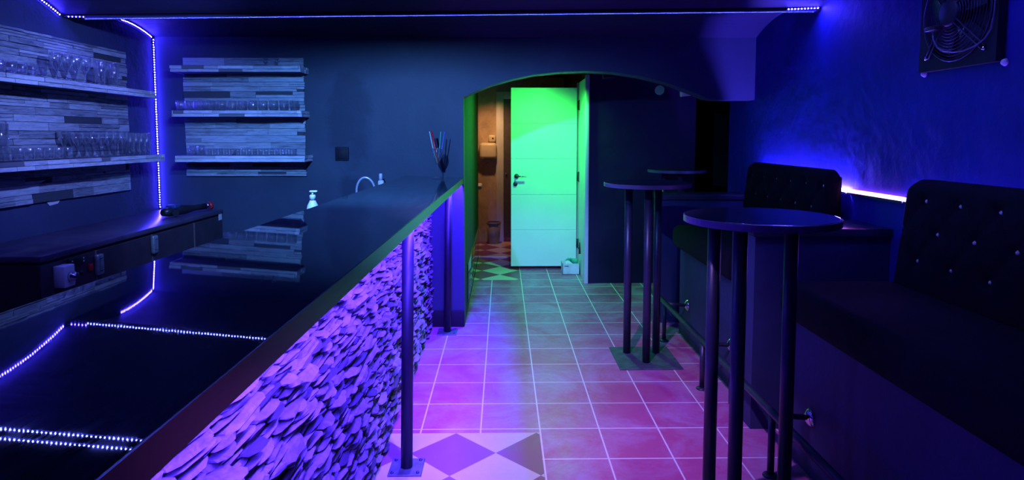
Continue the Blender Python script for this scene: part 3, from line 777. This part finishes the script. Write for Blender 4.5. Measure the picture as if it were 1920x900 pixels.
# wine glass with straws on the bar
gx, gy = -.484, 4.66; gz = ZT(gx) + .0035
mesh_thing('wine_glass', stemmed(.222, .043, .036, .42, closed=.72), 'wine glass full of straws at the far end of the bar', 'glass', (gx, gy, gz), 'straw glass', n=32)
def straw(dx0, dx1, h, r, mat, label, name='drinking_straw'):
    o = MB().tube([(gx + dx0, gy, gz + .108), (gx + (dx0 * .5 + dx1 * .5), gy + .002, gz + h * .6), (gx + dx1, gy, gz + h)], r, 10).build(name, mat)
    tag(o, label, 'straw', 'straws in the wine glass')
straw(.012, -.040, .345, .0075, 'red', 'thick red straw leaning left in the wine glass')
straw(.000, -.055, .342, .0035, simple('pale_green_straw', (.35, .75, .6), .4), 'pale green straw leaning furthest left in the wine glass')
straw(.004, .028, .340, .003, simple('green_straw', (.05, .6, .35), .4), 'thin green straw leaning slightly right in the wine glass')
straw(.010, .055, .338, .003, simple('blue_straw', (.10, .15, .9), .4), 'thin blue straw leaning furthest right in the wine glass')
straw(.006, -.010, .20, .004, simple('yellow_straw', (.85, .75, .25), .4), 'short yellow stirrer low in the wine glass', 'drink_stirrer')

# ------------------------------------------------------------------ tables
def bar_table(c_, legs, plate, label, R=.283, zt_=1.18):
    cx_, cy_ = c_
    o = thing('bar_table', (cx_, cy_, 0), label, 'table', 'tall round tables with three tube legs')
    tp = MB().lathe([(0, zt_ - .028), (R - .003, zt_ - .028), (R - .003, zt_ - .001), (R - .008, zt_), (0, zt_)], (cx_, cy_, 0), 64, smooth=False).build('tabletop', 'tabletop', o)
    MB().lathe([(R - .003, zt_ - .027), (R, zt_ - .026), (R, zt_ - .003), (R - .003, zt_ - .0015)], (cx_, cy_, 0), 64, smooth=False).build('edge_band', 'tableedge', tp)
    for lx, ly in legs: MB().tube([(lx, ly, .008), (lx, ly, zt_ - .028)], .0255, 20).build('leg', 'metal', o)
    (x0, x1), (y0, y1) = plate
    MB().bbox((x0, y0, 0), (x1, y1, .008), .002, 1).build('base_plate', 'plate', o)
    return o
bar_table((.950, 4.14), [(.845, 4.215), (.936, 4.03), (1.044, 4.215)], ((.742, 1.148), (3.905, 4.33)), 'middle tall round table with its square base plate on the tiles')
bar_table((.982, 2.385), [(.838, 2.47), (.866, 2.27), (1.095, 2.36)], ((.77, 1.19), (2.16, 2.57)), 'nearest tall round table in front of the benches')
bar_table((1.60, 5.78), [(1.50, 5.84), (1.60, 5.66), (1.70, 5.84)], ((1.40, 1.80), (5.58, 5.98)), 'farthest tall round table behind the low partition', .265)

# ------------------------------------------------------------------ benches, partitions, foot rail
def bench(y0, y1, label, yb0, yb1, phase):
    o = thing('bench', (1.6, (y0 + y1) / 2, 0), label, 'bench', 'high velvet benches on the right wall')
    MB().box((1.335, y0 + .01, 0), (XR - .03, y1 - .01, .66)).build('plinth', 'base', o)
    MB().bbox((1.265, y0, .655), (1.80, y1, .825), .055, 5).build('seat', 'velvet', o)
    # backrest with tufted front
    xf, zlo, zhi = 1.765, .80, 1.292
    rows = [1.20, 1.07, .94]; sp2 = .205
    ny, nz = int((yb1 - yb0) / .016), 34; vs = []; fs = []
    btn = []
    for r_, zr in enumerate(rows):
        k = 0; ph = phase + (.10 if r_ == 1 else 0)
        y = yb1 - .09 - ph
        while y > yb0 + .06: btn.append((y, zr)); y -= sp2
    def X_(y, z):
        x = xf + .05 * ((z - zlo) / (zhi - zlo))
        e = min((y - yb0), (yb1 - y)); 
        if e < .05: x += .05 * (1 - e / .05) ** 2
        if zhi - z < .04: x += .035 * (1 - (zhi - z) / .04) ** 2
        dmin = min(((y - a) ** 2 + (z - b) ** 2) for a, b in btn) ** .5
        x += .009 * math.exp(-(dmin / .022) ** 2) + .010 * math.exp(-dmin / .05)
        # diagonal folds between buttons
        u = (y - btn[0][0]) / sp2; v = (z - rows[0]) / .26
        fa = abs(((u + v) + .5) % 1 - .5); fb = abs(((u - v) + .5) % 1 - .5)
        if .92 < z < 1.23: x += .009 * (math.exp(-(fa / .05) ** 2) + math.exp(-(fb / .05) ** 2))
        return min(x, 1.868)
    for i in range(ny + 1):
        for j in range(nz + 1):
            y = yb0 + (yb1 - yb0) * i / ny; z = zlo + (zhi - zlo) * j / nz
            # round off the upper corners
            e = min(y - yb0, yb1 - y); zz = z
            if e < .10: zz = zlo + (z - zlo) * (1 - .11 * (1 - e / .10) ** 2)
            vs.append((X_(y, z), y, zz))
    st_ = nz + 1
    for i in range(ny):
        for j in range(nz): fs.append((i * st_ + j, i * st_ + j + 1, (i + 1) * st_ + j + 1, (i + 1) * st_ + j))
    m = MB().add(vs, fs, True)
    xb = 1.880; n0 = len(m.v)
    def rim(idx):
        o_ = len(m.v); m.v += [(xb, m.v[i][1], m.v[i][2]) for i in idx]
        for a in range(len(idx) - 1): m.f.append((idx[a], idx[a + 1], o_ + a + 1, o_ + a)); m.sm.append(False)
    rim([i * st_ + nz for i in range(ny + 1)]); rim([j for j in range(st_)]); rim([ny * st_ + j for j in range(st_)]); rim([i * st_ for i in range(ny + 1)])
    m.add([(xb, yb0, zlo), (xb, yb1, zlo), (xb, yb1, zhi - .035), (xb, yb0, zhi - .035)], [(0, 1, 2, 3)])
    br = m.build('backrest', 'velvet', o)
    for (y, z) in btn:
        MB().lathe([(0, -.016), (.006, -.014), (.011, -.006), (.011, .002), (0, .004)], (X_(y, z) - .003, y, z), 10, 'x', True).build('button', 'crystal', br)
    return o
bench(3.47, 4.70, 'far black velvet bench between the two low partitions', 3.36 + .11, 4.70, .02)
bench(.60, 2.86, 'near black velvet bench with crystal buttons at the right edge', .60, 2.84, .06)

def partition(y0, y1, label):
    o = thing('partition', (1.6, (y0 + y1) / 2, 0), label, 'partition', 'low partitions beside the benches')
    MB().box((1.252, y0, 0), (XR, y1, .985)).build('body', 'base', o)
    MB().bbox((1.235, y0 - .02, .985), (XR, y1 + .02, 1.025), .003).build('ledge', 'ledge', o)
partition(3.09, 3.40, 'low blue partition with a dark ledge behind the nearest table')
partition(4.93, 5.17, 'low blue partition with a dark ledge at the far end of the benches')

rl = thing('foot_rail', (1.168, 3.3, 0), 'black tube foot rail on short legs in front of the benches', 'rail')
MB().tube([(1.168, 4.66, .285), (1.168, .62, .285)], .0175, 16).build('rail_tube', 'metal', rl)
for y in (4.48, 3.604, 2.648, 1.70, .75):
    MB().tube([(1.168, y, .010), (1.168, y, .272)], .0150, 14).build('leg', 'metal', rl)
    MB().lathe([(0, .012), (.020, .012), (.032, .006), (.034, 0), (0, 0)], (1.168, y, 0), 20).build('foot', 'metal', rl)
    if y < 1: continue
    MB().tube([(1.168, y, .275), (1.318, y, .262)], .0120, 12).build('bracket', 'metal', rl)
    MB().lathe([(0, -.020), (.016, -.020), (.030, -.012), (.042, -.003), (.042, 0), (0, 0)], (1.3345, y, .262), 20, 'x').build('flange', 'chrome', rl)

# ------------------------------------------------------------------ extractor fan on the right wall
def fan():
    cy, cz, xw_ = 2.657, 1.995, XR; hs = .226
    o = thing('extractor_fan', (xw_, cy, cz - hs), 'black square extractor fan with a round wire guard on the right wall', 'fan')
    m = MB(); n = 48; R0 = .192
    ring = [(cy + R0 * math.cos(2 * PI * k / n), cz + R0 * math.sin(2 * PI * k / n)) for k in range(n)]
    sq = []
    for k in range(n):
        a = 2 * PI * k / n; s_ = hs / max(abs(math.cos(a)), abs(math.sin(a))); sq.append((cy + s_ * math.cos(a), cz + s_ * math.sin(a)))
    for x in (xw_ - .035, ):
        vs = [(x, *q) for q in ring] + [(x, *q) for q in sq] + [(xw_ - .002, *q) for q in sq] + [(xw_ - .002, *q) for q in ring]
        fs = []
        for k in range(n):
            j = (k + 1) % n
            fs += [(k, j, n + j, n + k), (n + k, n + j, 2 * n + j, 2 * n + k), (3 * n + k, 3 * n + j, j, k)]
        m.add(vs, fs)
    m.build('frame', 'black', o)
    MB().box((xw_ - .006, cy - .2, cz - .2), (xw_ - .002, cy + .2, cz + .2)).build('back_plate', 'blackp', o)
    MB().lathe([(0, -.075), (.050, -.075), (.056, -.068), (.056, -.01), (0, -.01)], (xw_, cy, cz), 24, 'x').build('motor', 'black', o)
    for k in range(5):
        a = 2 * PI * k / 5 + .3; vs = []
        for rr, wd in ((.05, .35), (.12, .34), (.178, .30)):
            for sg, x in ((-1, -.014), (1, -.040)): vs.append((xw_ + x, cy + rr * math.cos(a + sg * wd), cz + rr * math.sin(a + sg * wd)))
        MB().add(vs + [(x - .002, y, z) for x, y, z in vs], [(0, 1, 3, 2), (2, 3, 5, 4), (6, 8, 9, 7), (8, 10, 11, 9), (0, 2, 8, 6), (2, 4, 10, 8), (1, 7, 9, 3), (3, 9, 11, 5), (4, 5, 11, 10), (0, 6, 7, 1)]).build('blade', 'blackp', o)
    g = MB()
    for i in range(11):
        rr = .062 + .0128 * i; xx = xw_ - .036 - .030 * (1 - ((rr) / .20) ** 2)
        g.tube([(xx, cy + rr * math.cos(2 * PI * k / 36), cz + rr * math.sin(2 * PI * k / 36)) for k in range(37)], .0013, 5, False)
    rr = .198; g.tube([(xw_ - .038, cy + rr * math.cos(2 * PI * k / 48), cz + rr * math.sin(2 * PI * k / 48)) for k in range(49)], .003, 6, False)
    g.build('guard', 'metal', o)
    for k in range(4):
        a = PI / 4 + k * PI / 2
        for s_ in (-.010, .010):
            oy, oz = -math.sin(a) * s_, math.cos(a) * s_
            if s_ < 0: t = MB()
            t.tube([(xw_ - .068, cy + .05 * math.cos(a) + oy, cz + .05 * math.sin(a) + oz), (xw_ - .045, cy + .20 * math.cos(a) + oy, cz + .20 * math.sin(a) + oz), (xw_ - .038, cy + .235 * math.cos(a) + oy, cz + .235 * math.sin(a) + oz)], .0028, 8)
        t.build('strut', 'metal', o)
        MB().lathe([(0, -.012), (.008, -.010), (.009, 0), (0, 0)], (xw_ - .036, cy + .238 * math.cos(a), cz + .238 * math.sin(a)), 10, 'x').build('bolt', 'chrome', o)
    MB().bbox((xw_ - .105, cy + .030, cz - .065), (xw_ - .070, cy + .095, cz - .045), .004).build('terminal_box', 'blackp', o)
    pts = []
    for k in range(21):
        t = k / 20; yy = cy + .04 - .24 * t; zz = cz - .08 - .105 * math.sin(PI * min(1, t * 1.35)) + .19 * max(0, t - .55) ** 1.3 * 2.0
        pts.append((xw_ - .095 + .05 * t, yy, zz))
    pts = [(xw_ - a, b, c) for a, b, c in ((.088, 2.722, 1.925), (.085, 2.720, 1.895), (.08, 2.70, 1.858), (.075, 2.665, 1.838), (.068, 2.62, 1.828), (.062, 2.57, 1.827), (.055, 2.52, 1.838), (.048, 2.48, 1.86), (.044, 2.452, 1.895), (.042, 2.442, 1.95), (.040, 2.44, 2.05), (.038, 2.44, 2.18))]
    MB().tube(pts, .0032, 8).build('cable', 'tableedge', o)
    for sy in (-1, 1):
        MB().lathe([(0, -.016), (.010, -.012), (.016, 0), (0, 0)], (xw_ - .002, cy + sy * (hs + .006), cz - hs - .004), 12, 'x').build('wall_plug', 'white', o)
fan()
jb = MB().bbox((XR - .045, 2.355, 2.015), (XR, 2.43, 2.075), .006).build('junction_box', 'white'); tag(jb, 'pale junction box on the right wall right of the fan', 'box')

# ------------------------------------------------------------------ hall things
bx = thing('cardboard_box', (.73, 6.80, 0), 'white cardboard box with cloth inside at the foot of the door', 'box')
m = MB(); x0, x1, y0, y1, hh = .640, .822, 6.70, 6.88, .118; t_ = .004
for a, b in (((x0, y0, 0), (x1, y0 + t_, hh)), ((x0, y1 - t_, 0), (x1, y1, hh)), ((x0, y0, 0), (x0 + t_, y1, hh)), ((x1 - t_, y0, 0), (x1, y1, hh)), ((x0, y0, 0), (x1, y1, t_))): m.box(a, b)
m.build('carton', 'card', bx)
MB().box((x0 + .02, y0 - .0008, hh - .032), (x0 + .065, y0, hh - .024)).build('print', 'blackp', bx)
MB().add([(x0 + .03, y0 + .02, hh - .01), (x0 + .12, y0 + .02, hh - .01), (x0 + .04, y0 + .05, hh + .045), (x0 + .03, y0 + .022, hh - .012), (x0 + .12, y0 + .024, hh - .012), (x0 + .04, y0 + .052, hh + .043)],
         [(0, 1, 2), (5, 4, 3), (0, 3, 4, 1), (1, 4, 5, 2), (2, 5, 3, 0)]).build('flap', 'card', bx)
gl = MB()
gl.lathe([(0, -.03), (.03, -.024), (.042, 0), (.034, .022), (.012, .034), (0, .035)], (.775, 6.76, hh + .015), 14)
for i, v in enumerate(gl.v): gl.v[i] = (v[0] + .006 * math.sin(v[1] * 90), v[1] + .01 * math.sin(v[0] * 70), v[2] + .006 * math.sin(v[0] * 120))
gl.tube([(.735, 6.76, hh + .035), (.70, 6.75, hh + .04), (.675, 6.745, hh + .025)], [.016, .013, .006], 10)
tag(gl.build('rag', 'green'), 'crumpled green rag on top of the white cardboard box', 'cloth')
br_ = thing('hand_brush', (.82, 6.62, .30), 'small black brush hanging beside the door frame', 'brush')
MB().tube([(.812, 6.62, .36), (.812, 6.62, .24)], [.006, .012], 8).build('handle', 'blackp', br_)
MB().tube([(.812, 6.62, .36), (.818, 6.66, .375), (.826, 6.75, .372)], .002, 6).build('cord', 'blackp', br_)

td = thing('towel_dispenser', (-.20, 8.85, 1.17), 'cream rounded paper towel dispenser on the washroom wall', 'dispenser')
m = MB(); m.bbox((-.325, 8.71, 1.172), (-.085, 8.85, 1.395), .045, 5); m.build('cover', 'cream', td)
MB().bbox((-.27, 8.72, 1.163), (-.12, 8.82, 1.175), .002).build('outlet', 'blackp', td)
af = thing('air_freshener', (-.14, 8.85, 1.41), 'small cream air freshener above the towel dispenser', 'dispenser')
MB().bbox((-.20, 8.78, 1.405), (-.10, 8.85, 1.50), .02, 3).build('case', 'cream', af)
MB().lathe([(0, -.004), (.012, -.004), (.012, 0), (0, 0)], (-.14, 8.779, 1.455), 12, 'y').build('nozzle', 'blackp', af)
wbn = thing('waste_bin', (-.13, 8.70, 0), 'brown round waste bin by the washroom door', 'bin')
MB().lathe([(0, 0), (.078, 0), (.095, .28), (.090, .28), (.074, .01), (0, .01)], (-.13, 8.70, 0), 24).build('bucket', 'beige', wbn)
MB().lathe([(.088, .278), (.101, .280), (.101, .298), (.092, .300)], (-.13, 8.70, 0), 24).build('rim', 'beige', wbn)
sn = thing('wash_basin', (-.36, 8.2, 0), 'edge of a white wash basin seen past the hall wall', 'basin')
MB().bbox((-.62, 8.05, .80), (-.275, 8.45, .86), .02, 3).build('bowl', 'white', sn)
MB().lathe([(0, 0), (.09, 0), (.06, .3), (.07, .80), (0, .80)], (-.45, 8.25, 0), 20).build('pedestal', 'white', sn)

for o in list(bpy.data.objects):
    if '_w' in o: del o['_w']
